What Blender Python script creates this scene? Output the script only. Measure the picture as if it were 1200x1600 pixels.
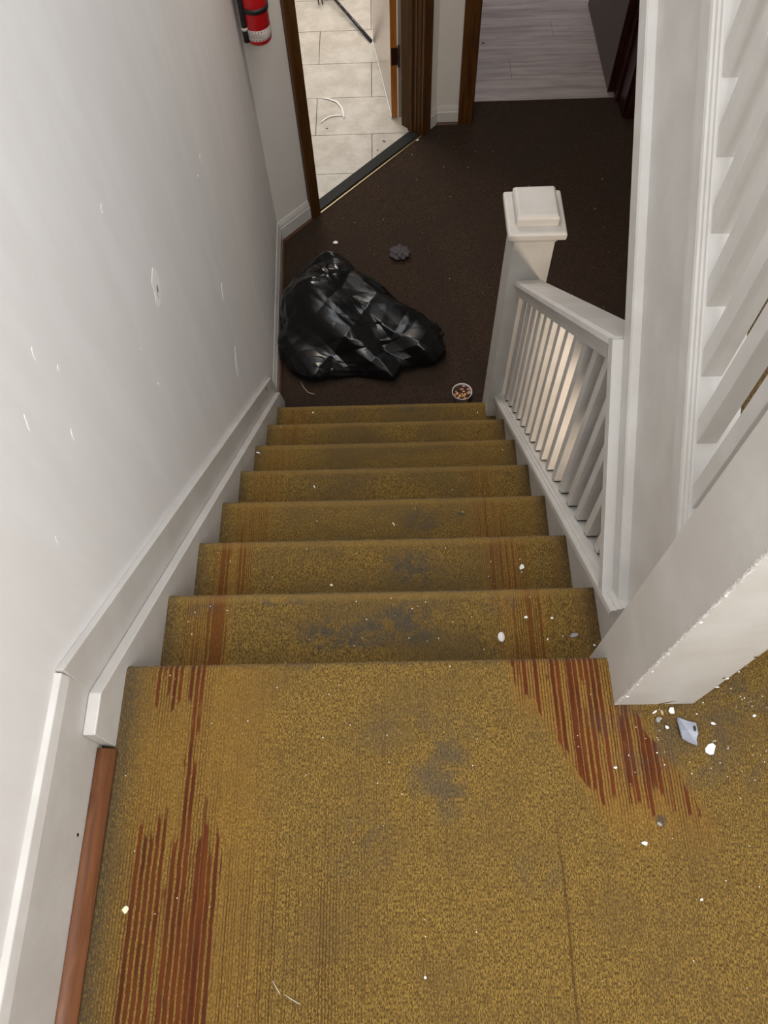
import bpy, bmesh, math, random
from mathutils import Vector, Matrix, noise

# ------------------------------------------------------------------ clear
for o in list(bpy.data.objects): bpy.data.objects.remove(o, do_unlink=True)
S = bpy.context.scene
COL = S.collection

# ------------------------------------------------------------------ camera
cam = bpy.data.cameras.new('camera'); cam_o = bpy.data.objects.new('camera', cam); COL.objects.link(cam_o)
CP, CY, CR = 1.09405249, 0.03992844, -0.0575687        # pitch down, yaw, roll
def cam_axes():
    right = Vector((1,0,0)); fwd = Vector((0, math.cos(CP), -math.sin(CP))); up = Vector((0, math.sin(CP), math.cos(CP)))
    Z = Matrix.Rotation(CY, 3, 'Z'); right, fwd, up = Z@right, Z@fwd, Z@up
    c, s = math.cos(CR), math.sin(CR)
    return c*right + s*up, -s*right + c*up, fwd
_r, _u, _f = cam_axes()
m = Matrix(((_r.x,_u.x,-_f.x,0.49187),(_r.y,_u.y,-_f.y,-0.394387),(_r.z,_u.z,-_f.z,1.34707),(0,0,0,1)))
cam_o.matrix_world = m
cam.sensor_fit = 'VERTICAL'; cam.sensor_height = 36.0; cam.lens = 1208.6/1600*36.0
cam.clip_start = 0.02; cam.clip_end = 60
S.camera = cam_o

# ------------------------------------------------------------------ world, lights, exposure
W = bpy.data.worlds.new('world'); S.world = W; W.use_nodes = True
W.node_tree.nodes['Background'].inputs[0].default_value = (0.80,0.88,1.0,1); W.node_tree.nodes['Background'].inputs[1].default_value = 0.6
def area(name, loc, target, sx, sy, power, col):
    l = bpy.data.lights.new(name, 'AREA'); l.shape = 'RECTANGLE'; l.size = sx; l.size_y = sy; l.energy = power; l.color = col
    o = bpy.data.objects.new(name, l); COL.objects.link(o); o.location = loc
    o.rotation_euler = (Vector(target)-Vector(loc)).to_track_quat('-Z','Y').to_euler(); return o
area('window_daylight', (0.95,-1.28,1.95), (0.60,0.9,-0.2), 1.15, 1.25, 42, (1.0,0.975,0.95))     # daylight through the landing window behind the camera
area('stairwell_skylight', (0.80,0.50,2.92), (0.80,0.50,0), 1.3, 2.0, 36, (0.92,0.96,1.0))       # skylight above the well
area('tile_room_ceiling_light', (-0.1,4.3,0.75), (0.1,3.9,-1.48), 0.7, 0.7, 27, (1.0,0.94,0.86))
area('plank_room_light', (0.7,5.3,-0.1), (1.4,4.3,-1.48), 0.9, 0.9, 26, (1.0,0.89,0.87))  # pinkish area light for the plank room, no window modelled
_sp = bpy.data.lights.new('newel_spot', 'SPOT'); _sp.energy = 30; _sp.color = (1.0,0.82,0.64); _sp.spot_size = math.radians(62); _sp.spot_blend = 0.5; _sp.shadow_soft_size = 0.05  # unseen warm spot added to light the lower newel and balusters
_so = bpy.data.objects.new('newel_spot', _sp); COL.objects.link(_so); _so.location = (1.32,0.25,-0.06)
_so.rotation_euler = (Vector((0.96,1.35,-0.55))-Vector(_so.location)).to_track_quat('-Z','Y').to_euler()
area('hall_fill_light', (0.45,2.35,0.98), (0.40,2.3,-1.48), 0.35, 0.35, 8, (1.0,0.88,0.76))                 # unseen warm fill added to brighten the lower hall
S.view_settings.view_transform = 'Standard'; S.view_settings.look = 'None'; S.view_settings.gamma = 1.0
S.view_settings.use_curve_mapping = False; S.view_settings.exposure = 0.0

# ------------------------------------------------------------------ constants (metres)
T, R_ = 0.21092, 0.185311           # stair run and rise
SL = R_/T
A_DN = math.atan(SL); CD, SD = math.cos(A_DN), math.sin(A_DN)
A_UP = math.radians(40.9); CU, SU = math.cos(A_UP), math.sin(A_UP)
ZF = -8*R_                          # lower hall floor
XW = -0.035                         # left wall plane
SW = 0.90                           # stair width
rnd = random.Random(7)

# ------------------------------------------------------------------ node helper
class V:
    def __init__(s, nt, sock): s.nt, s.s = nt, sock
    def _m(s, op, *a):
        n = s.nt.nodes.new('ShaderNodeMath'); n.operation = op
        for i, x in enumerate((s,)+a):
            if isinstance(x, V): s.nt.links.new(x.s, n.inputs[i])
            else: n.inputs[i].default_value = x
        return V(s.nt, n.outputs[0])
    def __add__(s,o): return s._m('ADD',o)
    def __sub__(s,o): return s._m('SUBTRACT',o)
    def __mul__(s,o): return s._m('MULTIPLY',o)
    def __truediv__(s,o): return s._m('DIVIDE',o)
    __radd__ = __add__; __rmul__ = __mul__
    def __rsub__(s,o): return s._m('MULTIPLY',-1.0)._m('ADD',o)
    def floor(s): return s._m('FLOOR')
    def frac(s): return s._m('FRACT')
    def abs(s): return s._m('ABSOLUTE')
    def max(s,o): return s._m('MAXIMUM',o)
    def min(s,o): return s._m('MINIMUM',o)
    def step(s, a, b):                       # smooth ramp 0..1 between a and b (a may exceed b)
        n = s.nt.nodes.new('ShaderNodeMapRange'); n.interpolation_type = 'SMOOTHSTEP'
        if a < b: fa, fb, ta, tb = a, b, 0.0, 1.0
        else: fa, fb, ta, tb = b, a, 1.0, 0.0
        s.nt.links.new(s.s, n.inputs[0]); n.inputs[1].default_value = fa; n.inputs[2].default_value = fb
        n.inputs[3].default_value = ta; n.inputs[4].default_value = tb
        return V(s.nt, n.outputs[0])
    def band(s, a, b, w): return s.step(a-w, a+w)*s.step(b+w, b-w)
class Mat:
    def __init__(s, name, rough=0.6, spec=0.4, metal=0.0):
        s.m = bpy.data.materials.new(name); s.m.use_nodes = True; s.nt = s.m.node_tree
        s.b = s.nt.nodes['Principled BSDF']; s.b.inputs['Roughness'].default_value = rough
        s.b.inputs['Specular IOR Level'].default_value = spec; s.b.inputs['Metallic'].default_value = metal
        g = s.nt.nodes.new('ShaderNodeNewGeometry'); s.pos = g.outputs['Position']
        x = s.nt.nodes.new('ShaderNodeSeparateXYZ'); s.nt.links.new(s.pos, x.inputs[0])
        s.x, s.y, s.z = (V(s.nt, x.outputs[i]) for i in range(3))
    def vec(s, x, y, z):
        c = s.nt.nodes.new('ShaderNodeCombineXYZ')
        for i, a in enumerate((x,y,z)):
            if isinstance(a, V): s.nt.links.new(a.s, c.inputs[i])
            else: c.inputs[i].default_value = a
        return c.outputs[0]
    def noise(s, vec, scale, detail=3, rough=0.55, dist=0.0):
        n = s.nt.nodes.new('ShaderNodeTexNoise'); s.nt.links.new(vec, n.inputs['Vector'])
        n.inputs['Scale'].default_value = scale; n.inputs['Detail'].default_value = detail
        n.inputs['Roughness'].default_value = rough; n.inputs['Distortion'].default_value = dist
        return V(s.nt, n.outputs['Fac'])
    def white(s, v):
        n = s.nt.nodes.new('ShaderNodeTexWhiteNoise'); n.noise_dimensions = '1D'; s.nt.links.new(v.s, n.inputs['W']); return V(s.nt, n.outputs['Value'])
    def vor(s, vec, scale):
        n = s.nt.nodes.new('ShaderNodeTexVoronoi'); s.nt.links.new(vec, n.inputs['Vector']); n.inputs['Scale'].default_value = scale
        return V(s.nt, n.outputs['Distance'])
    def mix(s, f, a, b):
        n = s.nt.nodes.new('ShaderNodeMix'); n.data_type = 'RGBA'
        if isinstance(f, V): s.nt.links.new(f.s, n.inputs[0])
        else: n.inputs[0].default_value = f
        for i, c in ((6,a),(7,b)):
            if isinstance(c, tuple): n.inputs[i].default_value = (*c,1)
            else: s.nt.links.new(c, n.inputs[i])
        return n.outputs[2]
    def color(s, c):
        if isinstance(c, tuple): s.b.inputs['Base Color'].default_value = (*c,1)
        else: s.nt.links.new(c, s.b.inputs['Base Color'])
        return s
    def rough(s, v): s.nt.links.new(v.s, s.b.inputs['Roughness']); return s
    def bump(s, h, strength=0.3, dist=0.002):
        n = s.nt.nodes.new('ShaderNodeBump'); n.inputs['Strength'].default_value = strength; n.inputs['Distance'].default_value = dist
        s.nt.links.new(h.s, n.inputs['Height']); s.nt.links.new(n.outputs[0], s.b.inputs['Normal']); return s

M = {}
def plain(name, col, rough=0.6, spec=0.4, metal=0.0, var=0.0, scale=30, bump=0.0, bs=60):
    k = Mat(name, rough, spec, metal)
    if var: k.color(k.mix(k.noise(k.pos, scale, 4), tuple(c*(1-var) for c in col), tuple(min(1,c*(1+var)) for c in col)))
    else: k.color(col)
    if bump: k.bump(k.noise(k.pos, bs, 3), bump, 0.002)
    M[name] = k.m; return k.m

# painted woodwork: many coats of off-white paint
k = Mat('painted_wood', 0.42, 0.4)
n1 = k.noise(k.pos, 9, 4); n2 = k.noise(k.pos, 140, 2)
c = k.mix(n1.step(.35,.7), (.545,.522,.49), (.605,.587,.558)); c = k.mix(n2.step(.70,.78)*.25, c, (.55,.51,.46))
k.color(c).bump(k.noise(k.pos, 45, 4)*1.0 + n2*.3, .22, .002); M['paint'] = k.m
# wall paint: rolled plaster with vertical smears
k = Mat('wall_paint', 0.55, 0.3)
sm = k.noise(k.vec(k.x*14, k.y*14, k.z*3.0), 1.0, 5); fine = k.noise(k.pos, 120, 3)
c = k.mix(sm.step(.35,.72), (.80,.785,.772), (.835,.825,.815)); c = k.mix(k.noise(k.vec(k.x*40,k.y*40,k.z*9), 1.0, 2).step(.74,.82)*.22, c, (.80,.80,.80))
k.color(c).bump(fine*.4 + k.noise(k.pos, 18, 3), .08, .003); M['wall'] = k.m
plain('hall_wall_paint', (.70,.665,.62), .6, .3, var=.05, scale=12, bump=.12, bs=30)
plain('ceiling_paint', (.80,.80,.79), .8, .2, var=.03)
plain('bare_plaster', (.90,.89,.87), .8, .2, var=.06, scale=60)

# gold ribbed carpet, worn through to red backing
def carpet(name, landing):
    k = Mat(name, 0.95, 0.08)
    x, y = k.x, k.y
    p = 0.0049
    wob = (k.noise(k.vec(x*18, y*26, k.z*26), 1.0, 3)-.5)*.0036 + (k.noise(k.vec(x*240, y*240, k.z*240),1.0,2)-.5)*.0020
    u = (x + wob)/p
    rib = u.floor(); fr = u.frac()
    stp = 0.0 if landing else (y/T).floor()*57.31
    w1 = k.white(rib+stp); w3 = k.white((rib*.25).floor()+91.0+stp)
    along = k.noise(k.vec(rib*7.31, y*7.0, k.z*7.0), 1.0, 3)
    patch = k.noise(k.vec(x*6, y*6, k.z*9), 1.0, 4)
    speck = k.noise(k.vec(x*640, y*230, k.z*230), 1.0, 2)
    speck2 = k.noise(k.vec(x*300, y*150, k.z*150), 1.0, 3)
    loop = k.vor(k.vec(x*1.0, y*.45, k.z*.45), 330)
    base = k.mix(speck.step(.40,.57), (.082,.048,.014), (.270,.168,.038))
    base = k.mix(speck2.step(.56,.74)*.72, base, (.055,.031,.009))
    base = k.mix(loop.step(.45,.75)*.45, base, (.070,.038,.010))
    base = k.mix(patch.step(.46,.70)*.42, base, (.11,.069,.026))
    # thin dark grooves between some of the ribs
    groove = (fr-.5).abs().step(.28,.42)
    if landing:
        zl = x.band(.03,.20,.035)*y.step(-.08,-.36).max(y.step(-.16,-.03)*x.band(.04,.145,.02)*.90)
        zl = zl.max(x.band(.10,.165,.015)*.70)
        zl = zl*(x.band(.05,.088,.012).max(x.band(.122,.20,.014))*.30+.74)
        zl2 = x.band(.03,.40,.08)*y.step(-.20,-.42)
        xc = x + y*.52
        zr = xc.band(.675,.845,.015)*y.step(-.35,-.20)*.92
        zr = zr.max(x.band(.685,.845,.012)*y.step(-.13,-.03)*1.0)
        wear = zl*(1.0)
        thr = w1*.70 + w3*.27 + along*.60
        red = (zl*1.06 - thr - .12).step(0,.06).max((zr*1.04 - thr - .11).step(0,.06))
        dark = (zl2*1.0).max(zr).max(zl)
        fine = dark*groove*(w1.step(.20,.55))*.92
        faint = groove*(patch.step(.42,.6))*w1.step(.55,.8)*.5
        gl = ((u*.5+.25).frac()-.5).abs().step(.30,.38)*k.white((u*.5+.25).floor()+11.0).step(.16,.30)
        gap = (k.noise(k.vec(x*700,y*260,0.0),1.0,2)).step(.68,.75)
        red = red*(1.0-gap*.35)*(1.0-gl*.9)
        redc = k.mix(along.step(.35,.65), (.075,.018,.005), (.125,.031,.006))
        orange = x.band(.03,.26,.06)*.30
        base = k.mix(orange, base, (.27,.13,.020))
        base = k.mix((zr*.6).min(.5), base, (.27,.13,.024))
        col = k.mix(fine, base, (.060,.024,.008)); col = k.mix(faint, col, (.075,.040,.012))
        col = k.mix(red, col, redc)
        st = k.noise(k.pos, 17, 4, .6, .5)
        def blob(cx, cy, rx, ry, a): 
            d = ((x-cx)*(x-cx)/(rx*rx) + (y-cy)*(y-cy)/(ry*ry)); return d.step(1.0,.1)*a
        stain = (blob(.555,-.19,.07,.10,.75).max(blob(.50,-.12,.16,.05,.35)).max(blob(.905,-.27,.012,.012,1.0)).max(blob(1.02,-.12,.26,.13,.6)).max(blob(.42,-.30,.07,.09,.4)).max(blob(.70,-.34,.05,.05,.4)))*st.step(.38,.62)
        col = k.mix(stain*.75, col, (.058,.050,.042))
        dirt_shade = x.step(.055,.0)*.75 + y.band(-.012,.02,.004)*st.step(.5,.7)*.5*x.step(.80,.60)*x.step(.15,.30)
        col = k.mix(dirt_shade*(speck2.step(.2,.6)), col, (.050,.042,.030))
        seam = (x-.738+(k.noise(k.vec(1.0,y*9,0.0),1.0,2)-.5)*.01).abs().step(.0028,.0010)*y.step(-.24,-.34)*.6
        col = k.mix(seam, col, (.05,.025,.008))
        hgt = speck*.5 + loop*.6 + (1.0-groove)*.25 - red*.7
    else:
        zl = x.band(.045,.135,.02)*.92; zr = (x.band(.69,.80,.03)*.80 + x.band(.855,.9,.01)*.45)*y.step(1.3,.3)
        zl = zl*y.step(1.6,.2).max(.6)
        thr = w1*.55 + w3*.40 + along*.60
        red = ((zl.max(zr)) - thr - .14).step(0,.12)
        fine = (zl.max(zr)).step(.1,.5)*groove*w1.step(.3,.6)*.8
        base = k.mix(zl.max(zr)*.40, base, (.27,.125,.022))
        col = k.mix(fine, base, (.060,.026,.007)); col = k.mix(red*.75, col, (.12,.034,.006))
        st = k.noise(k.pos, 26, 5, .65, .6); foot = k.noise(k.vec(x*5, y*9, k.z*9), 1.0, 4)
        mid = x.band(.22,.70,.10)
        col = k.mix(mid*foot.step(.34,.62)*.58, col, (.095,.064,.027))
        def blob(cx, cy, rx, ry, a):
            d = ((x-cx)*(x-cx)/(rx*rx) + (y-cy)*(y-cy)/(ry*ry)); return d.step(1.0,.1)*a
        stain = blob(.38,.115,.12,.05,1.0).max(blob(.51,.135,.10,.06,.9)).max(blob(.245,.19,.06,.015,1.2)).max(blob(.52,.335,.10,.06,.9)).max(blob(.70,.175,.05,.03,.7)).max(blob(.666,.578,.014,.012,1.2)).max(blob(.56,.56,.06,.05,.6)).max(blob(.55,1.45,.06,.03,.8)).max(blob(.07,.18,.05,.03,.55))
        col = k.mix((stain*st.step(.38,.60)).min(1.0)*.75, col, (.052,.050,.046))
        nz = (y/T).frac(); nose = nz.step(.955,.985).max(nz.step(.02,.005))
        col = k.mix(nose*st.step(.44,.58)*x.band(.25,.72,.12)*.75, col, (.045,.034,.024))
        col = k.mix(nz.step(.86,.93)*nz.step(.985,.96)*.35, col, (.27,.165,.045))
        dirt_shade = x.step(.035,.0).max(x.step(.845,.895))*.7  # dirt at both edges; right tread ends also hold the railing's shade in colour
        col = k.mix(dirt_shade*speck2.step(.25,.6), col, (.060,.044,.026))
        hgt = speck*.5 + loop*.6 + (1.0-groove)*.25
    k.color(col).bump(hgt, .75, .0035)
    k.b.inputs['Sheen Weight'].default_value = .12; k.b.inputs['Sheen Roughness'].default_value = .5
    M[name] = k.m
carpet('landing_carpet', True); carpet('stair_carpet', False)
k = Mat('brown_carpet', .95, .08)
sp = k.noise(k.pos, 260, 2); pt = k.noise(k.pos, 5, 4)
c = k.mix(sp.step(.3,.7), (.022,.0145,.0100), (.064,.042,.029)); c = k.mix(pt.step(.4,.7)*.5, c, (.034,.025,.020))
k.color(c).bump(sp, .5, .003); M['brown_carpet'] = k.m
def woodmat(name, a, b, rough, axis='z', spec=.5):
    k = Mat(name, rough, spec)
    v = {'z':k.vec(k.x*55,k.y*55,k.z*4),'y':k.vec(k.x*70,k.y*6,k.z*70)}[axis]
    k.color(k.mix(k.noise(v,1.0,4,.6,.6).step(.3,.7), a, b)).bump(k.noise(v,1.0,3), .08, .001); M[name] = k.m
woodmat('dark_casing', (.050,.018,.004), (.105,.042,.008), .35)
woodmat('jamb_wood', (.050,.021,.006), (.088,.040,.011), .6, 'z', .2)
woodmat('mahogany', (.018,.005,.003), (.045,.012,.006), .35)
woodmat('door_edge_wood', (.26,.085,.010), (.36,.13,.016), .4)
woodmat('shoe_wood', (.13,.048,.020), (.235,.092,.040), .35, 'y')
# stone tile
k = Mat('tile_stone', .35, .45)
a = k.noise(k.pos, 11, 6, .65, .15); b = k.noise(k.pos, 26, 4)
c = k.mix(a.step(.32,.68), (.42,.385,.32), (.54,.505,.44)); c = k.mix(b.step(.58,.75)*.35, c, (.34,.29,.22))
k.color(c).bump(b, .05, .001); M['tile'] = k.m
plain('grout', (.10,.085,.07), .9, .1)
k = Mat('plank_laminate', .4, .4)
oi = k.nt.nodes.new('ShaderNodeObjectInfo'); rv = V(k.nt, oi.outputs['Random'])
g = k.noise(k.vec(k.x*2.5, k.y*34, k.z*1.0), 1.0, 5, .6, .4); g2 = k.noise(k.vec(k.x*1.6, k.y*14, 0.0), 1.0, 3)
c = k.mix(g.step(.3,.7), (.30,.25,.235), (.50,.44,.42)); c = k.mix(g2.step(.52,.70)*.55, c, (.20,.175,.165)); c = k.mix(rv*.30, c, (.36,.31,.29))
k.color(c); M['plank'] = k.m
plain('threshold_metal', (.016,.016,.014), .7, .3, .0, var=.4, scale=40)
plain('brass_edge', (.42,.33,.18), .35, .5, .7)
k = Mat('black_bag', .22, .34); k.color((.005,.005,.0055)).rough(k.noise(k.pos, 7, 3).step(.35,.65)*.22+.10)
k.bump(k.noise(k.pos, 60, 2, .5, .3), .05, .004); M['bag'] = k.m
plain('red_enamel', (.52,.010,.014), .28, .5, var=.05)
plain('label_white', (.62,.56,.52), .5, .3, var=.10, scale=130)
plain('label_print', (.16,.10,.09), .6, .3)
plain('black_rubber', (.014,.014,.016), .45, .4)
plain('steel', (.45,.45,.45), .3, .5, .9)
plain('door_face_paint', (.47,.375,.32), .16, .6, var=.05, scale=6)
plain('dark_door_paint', (.075,.058,.044), .45, .4, var=.12, scale=10)
plain('white_edge', (.82,.80,.76), .5)
plain('gap_grey', (.27,.25,.22), .7)
plain('hinge_metal', (.035,.012,.006), .4, .5, .5)
plain('chip_white', (.84,.83,.80), .6, .3, var=.04)
plain('chip_cream', (.78,.74,.50), .6, .3, var=.06)
plain('chip_tan', (.45,.33,.20), .7)
plain('chip_grey', (.30,.29,.30), .6, .4)
plain('wrapper_grey', (.30,.32,.38), .35, .5, var=.2, scale=60)
plain('lint_grey', (.085,.075,.080), .9, .1, var=.5, scale=70, bump=.6, bs=150)
plain('tub_plastic', (.72,.66,.64), .25, .5)
plain('tub_scrap_pink', (.62,.26,.16), .5, .3, var=.3, scale=80)
plain('tub_scrap_orange', (.75,.40,.14), .5, .3, var=.2, scale=80)
plain('tub_scrap_brown', (.055,.026,.016), .6, .3, var=.4, scale=80)
plain('tub_scrap_cream', (.55,.45,.36), .5, .3, var=.2, scale=80)
plain('white_plastic', (.86,.85,.82), .35, .5)
plain('rod_black', (.016,.016,.018), .35, .5, .3, var=.4, scale=60)
plain('dark_hole', (.006,.005,.004), .9, .1)
plain('bare_wood_brown', (.13,.055,.022), .8, .1, var=.4, scale=90)
plain('hair', (.45,.38,.30), .5)
plain('window_glazing_bar', (.80,.79,.77), .5)

# ------------------------------------------------------------------ mesh helpers
def tag(o, label=None, cat=None, group=None, kind=None):
    if label: o['label'] = label
    if cat: o['category'] = cat
    if group: o['group'] = group
    if kind: o['kind'] = kind
    return o
def link(name, me, mat=None, parent=None):
    o = bpy.data.objects.new(name, me); COL.objects.link(o)
    if mat: me.materials.append(M[mat] if isinstance(mat, str) else mat)
    if parent is not None: o.parent = parent; o.matrix_parent_inverse = parent_inv(parent)
    return o
def parent_inv(p):
    return world_of(p).inverted()
def world_of(p):
    w = p.matrix_basis.copy()
    if p.parent: w = world_of(p.parent) @ p.matrix_parent_inverse @ w
    return w
def empty(name, loc=(0,0,0)):
    o = bpy.data.objects.new(name, None); COL.objects.link(o); o.location = loc; o.empty_display_size = .05; return o
def from_bm(name, bm, mat=None, parent=None, smooth=False, bevel=0):
    bmesh.ops.recalc_face_normals(bm, faces=bm.faces)
    me = bpy.data.meshes.new(name); bm.to_mesh(me); bm.free()
    if smooth:
        for p in me.polygons: p.use_smooth = True
    o = link(name, me, mat, parent)
    if bevel:
        md = o.modifiers.new('bevel', 'BEVEL'); md.width = bevel; md.segments = 2; md.limit_method = 'ANGLE'; md.angle_limit = math.radians(35)
    return o
def bm_box(bm, x0,x1,y0,y1,z0,z1):
    v = [bm.verts.new((x,y,z)) for x in (x0,x1) for y in (y0,y1) for z in (z0,z1)]
    for f in ((0,1,3,2),(4,6,7,5),(0,4,5,1),(2,3,7,6),(0,2,6,4),(1,5,7,3)): bm.faces.new([v[i] for i in f])
def box(name, x0,x1,y0,y1,z0,z1, mat, parent=None, bevel=0):
    bm = bmesh.new(); bm_box(bm, x0,x1,y0,y1,z0,z1); return from_bm(name, bm, mat, parent, bevel=bevel)
def bm_prism(bm, a, b):                       # two matching rings of 3D points -> closed solid
    va = [bm.verts.new(p) for p in a]; vb = [bm.verts.new(p) for p in b]; n = len(a)
    bm.faces.new(va[::-1]); bm.faces.new(vb)
    for i in range(n): bm.faces.new((va[i], va[(i+1)%n], vb[(i+1)%n], vb[i]))
def prism(name, poly, fa, fb, mat, parent=None, bevel=0, cuts=(), smooth=False):
    bm = bmesh.new(); bm_prism(bm, [fa(*p) for p in poly], [fb(*p) for p in poly])
    for co, no in cuts: cut(bm, co, no)
    return from_bm(name, bm, mat, parent, bevel=bevel, smooth=smooth)
def cut(bm, co, no):                          # remove what lies on the side the normal points to, cap the hole
    bmesh.ops.recalc_face_normals(bm, faces=bm.faces)
    g = bm.verts[:]+bm.edges[:]+bm.faces[:]
    r = bmesh.ops.bisect_plane(bm, geom=g, dist=1e-6, plane_co=co, plane_no=no, clear_outer=True)
    e = [x for x in r['geom_cut'] if isinstance(x, bmesh.types.BMEdge)]
    if e: bmesh.ops.edgeloop_fill(bm, edges=e)
def extrude_z(name, poly, z0, z1, mat, parent=None, bevel=0):
    return prism(name, poly, lambda x,y:(x,y,z0), lambda x,y:(x,y,z1), mat, parent, bevel)
def extrude_x(name, poly, x0, x1, mat, parent=None, bevel=0):
    return prism(name, poly, lambda y,z:(x0,y,z), lambda y,z:(x1,y,z), mat, parent, bevel)
def dn(x, w, u): return (x, SD*w + CD*u, CD*w - SD*u)           # along the lower flight
def up(x, w, u): return (x, -SU*w + CU*u, CU*w + SU*u)          # along the upper flight
def bm_tube(bm, pts, rad, n=8, cap=True, flat=None):
    pts = [Vector(p) for p in pts]; rings = []
    for i, p in enumerate(pts):
        d = (pts[min(i+1,len(pts)-1)]-pts[max(i-1,0)]).normalized()
        a = d.cross(Vector((0,0,1)) if abs(d.z) < .95 else Vector((1,0,0))).normalized(); b = d.cross(a).normalized()
        r = rad[i] if isinstance(rad,(list,tuple)) else rad
        fb = r*(flat or 1.0)
        rings.append([bm.verts.new(p + a*r*math.cos(2*math.pi*j/n) + b*fb*math.sin(2*math.pi*j/n)) for j in range(n)])
    for q, s in zip(rings, rings[1:]):
        for j in range(n): bm.faces.new((q[j], q[(j+1)%n], s[(j+1)%n], s[j]))
    if cap: bm.faces.new(rings[0][::-1]); bm.faces.new(rings[-1])
def tube(name, pts, rad, mat, parent=None, n=8, flat=None):
    bm = bmesh.new(); bm_tube(bm, pts, rad, n, True, flat); return from_bm(name, bm, mat, parent, smooth=True)
def bm_lathe(bm, prof, c=(0,0,0), n=40):
    rings = []
    for r, z in prof:
        if r < 1e-6: rings.append([bm.verts.new((c[0],c[1],c[2]+z))])
        else: rings.append([bm.verts.new((c[0]+r*math.cos(2*math.pi*j/n), c[1]+r*math.sin(2*math.pi*j/n), c[2]+z)) for j in range(n)])
    for a, b in zip(rings, rings[1:]):
        for j in range(n):
            f = []
            for v in (a[j%len(a)], a[(j+1)%len(a)], b[(j+1)%len(b)], b[j%len(b)]):
                if v not in f: f.append(v)
            if len(f) > 2: bm.faces.new(f)
def lathe(name, prof, c, mat, parent=None, n=40):
    bm = bmesh.new(); bm_lathe(bm, prof, c, n); return from_bm(name, bm, mat, parent, smooth=True)

# ================================================================== SETTING
EA = math.radians(46.7)
E_ = Vector((math.cos(EA), math.sin(EA), 0)); NA = Vector((math.sin(EA), -math.cos(EA), 0))
PA = Vector((-0.072, 2.618, 0))                      # corner of left wall and diagonal wall
def ang(s, off, z):                                  # s along the diagonal wall, off out of it into the hall
    p = PA + E_*s + NA*off; return (p.x, p.y, z)
S_B = 1.195                                          # length of the diagonal wall
PB = PA + E_*S_B
YB = PB.y                                            # far wall plane of the hall

# floors
hall = extrude_z('floor', [(-.2,1.2),(.9,1.2),(.9,-1.4),(3.0,-1.4),(3.0,3.655),(ang(1.45,0,0)[0],3.655),ang(1.3,-.02,0)[:2],ang(-.25,-.02,0)[:2]], ZF-.05, ZF, 'brown_carpet')
tag(hall, 'dark brown carpet on the lower hall floor', kind='structure')
landing_poly = [(-.15,.0),(-.15,-1.35),(2.05,-1.35),(2.05,.02),(.99,.02),(.90,.0)]
def step_profile(y0, yn, z, zb, rr=.013, over=.022):
    pts = [(y0, z-.03), (y0, z)]
    for i in range(7):
        a = math.radians(90 - 30*i) if i < 4 else None
        if a is None: break
        pts.append((yn-rr+rr*math.cos(a), z-rr+rr*math.sin(a)))
    for i in range(1,4):
        a = math.radians(-30*i); pts.append((yn-rr+rr*math.cos(a), z-rr-.010+rr*math.sin(a)))
    pts += [(yn-over, z-2*rr-.012), (yn-over, zb), (y0, zb)]
    return pts
lp = step_profile(-1.35, .004, 0.0, -R_)
landing = extrude_x('floor_landing', lp, -.02, .93, 'landing_carpet'); tag(landing, 'worn mustard carpet of the upper landing with red streaks', kind='structure')
lr = box('carpet_field', .93, 2.05, -1.35, .05, -R_, 0.0, 'landing_carpet', landing)

# walls
def wall_poly(name, poly, z0, z1, mat, label): return tag(extrude_z(name, poly, z0, z1, mat), label, kind='structure')
wl = wall_poly('wall_left', [(XW,-1.4),(XW,1.5),(PA.x,PA.y),(PA.x-.14,PA.y+.06),(XW-.14,-1.4)], ZF-.05, 3.0, 'wall', 'scuffed off-white wall along the left of the stairs')
# diagonal wall with door opening
S1, S2 = .272, 1.058
wa = empty('wall_corner', (PA.x, PA.y, ZF)); tag(wa, 'diagonal hall wall with the doorway to the tiled room', kind='structure')
def apan(name, s0, s1, o0, o1, z0, z1, mat, parent, bevel=0):
    return extrude_z(name, [ang(s0,o0,0)[:2], ang(s1,o0,0)[:2], ang(s1,o1,0)[:2], ang(s0,o1,0)[:2]], z0, z1, mat, parent, bevel)
apan('wall_panel', -.02, S1, -.12, 0, ZF-.05, 1.05, 'hall_wall_paint', wa)
apan('wall_panel', S2+.01, S_B+.02, -.12, 0, ZF-.05, 1.05, 'hall_wall_paint', wa)
apan('wall_panel', S1, S2+.01, -.12, 0, ZF+2.03, 1.05, 'hall_wall_paint', wa)
# far hall wall with doorway to the plank room
X2L, X2R = .945, 1.785
wb = empty('wall_far', (PB.x, YB, ZF)); tag(wb, 'far hall wall around the doorway to the grey plank room', kind='structure')
box('wall_panel', PB.x-.01, X2L, YB, YB+.13, ZF-.05, 1.05, 'hall_wall_paint', wb)
box('wall_panel', X2R, 2.7, YB, YB+.13, ZF-.05, 1.05, 'hall_wall_paint', wb)
box('wall_panel', X2L, X2R, YB, YB+.13, ZF+2.03, 1.05, 'hall_wall_paint', wb)
wall_poly('wall_hall_right', [(1.865,3.51),(2.30,2.9),(2.30,-1.4),(2.42,-1.4),(2.42,2.95),(1.95,3.58)], ZF-.05, 1.05, 'hall_wall_paint', 'dim right wall of the lower hall')
wall_poly('wall_back', [(-.2,-1.45),(-.2,-1.35),(.35,-1.35),(.35,-1.45)], ZF, 3.0, 'wall', 'landing wall left of the window')
wall_poly('wall_back_right', [(1.55,-1.45),(1.55,-1.35),(2.42,-1.35),(2.42,-1.45)], ZF, 3.0, 'wall', 'landing wall right of the window')
wall_poly('wall_back_below', [(.35,-1.45),(.35,-1.35),(1.55,-1.35),(1.55,-1.45)], ZF, 1.3, 'wall', 'landing wall under the window')
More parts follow.
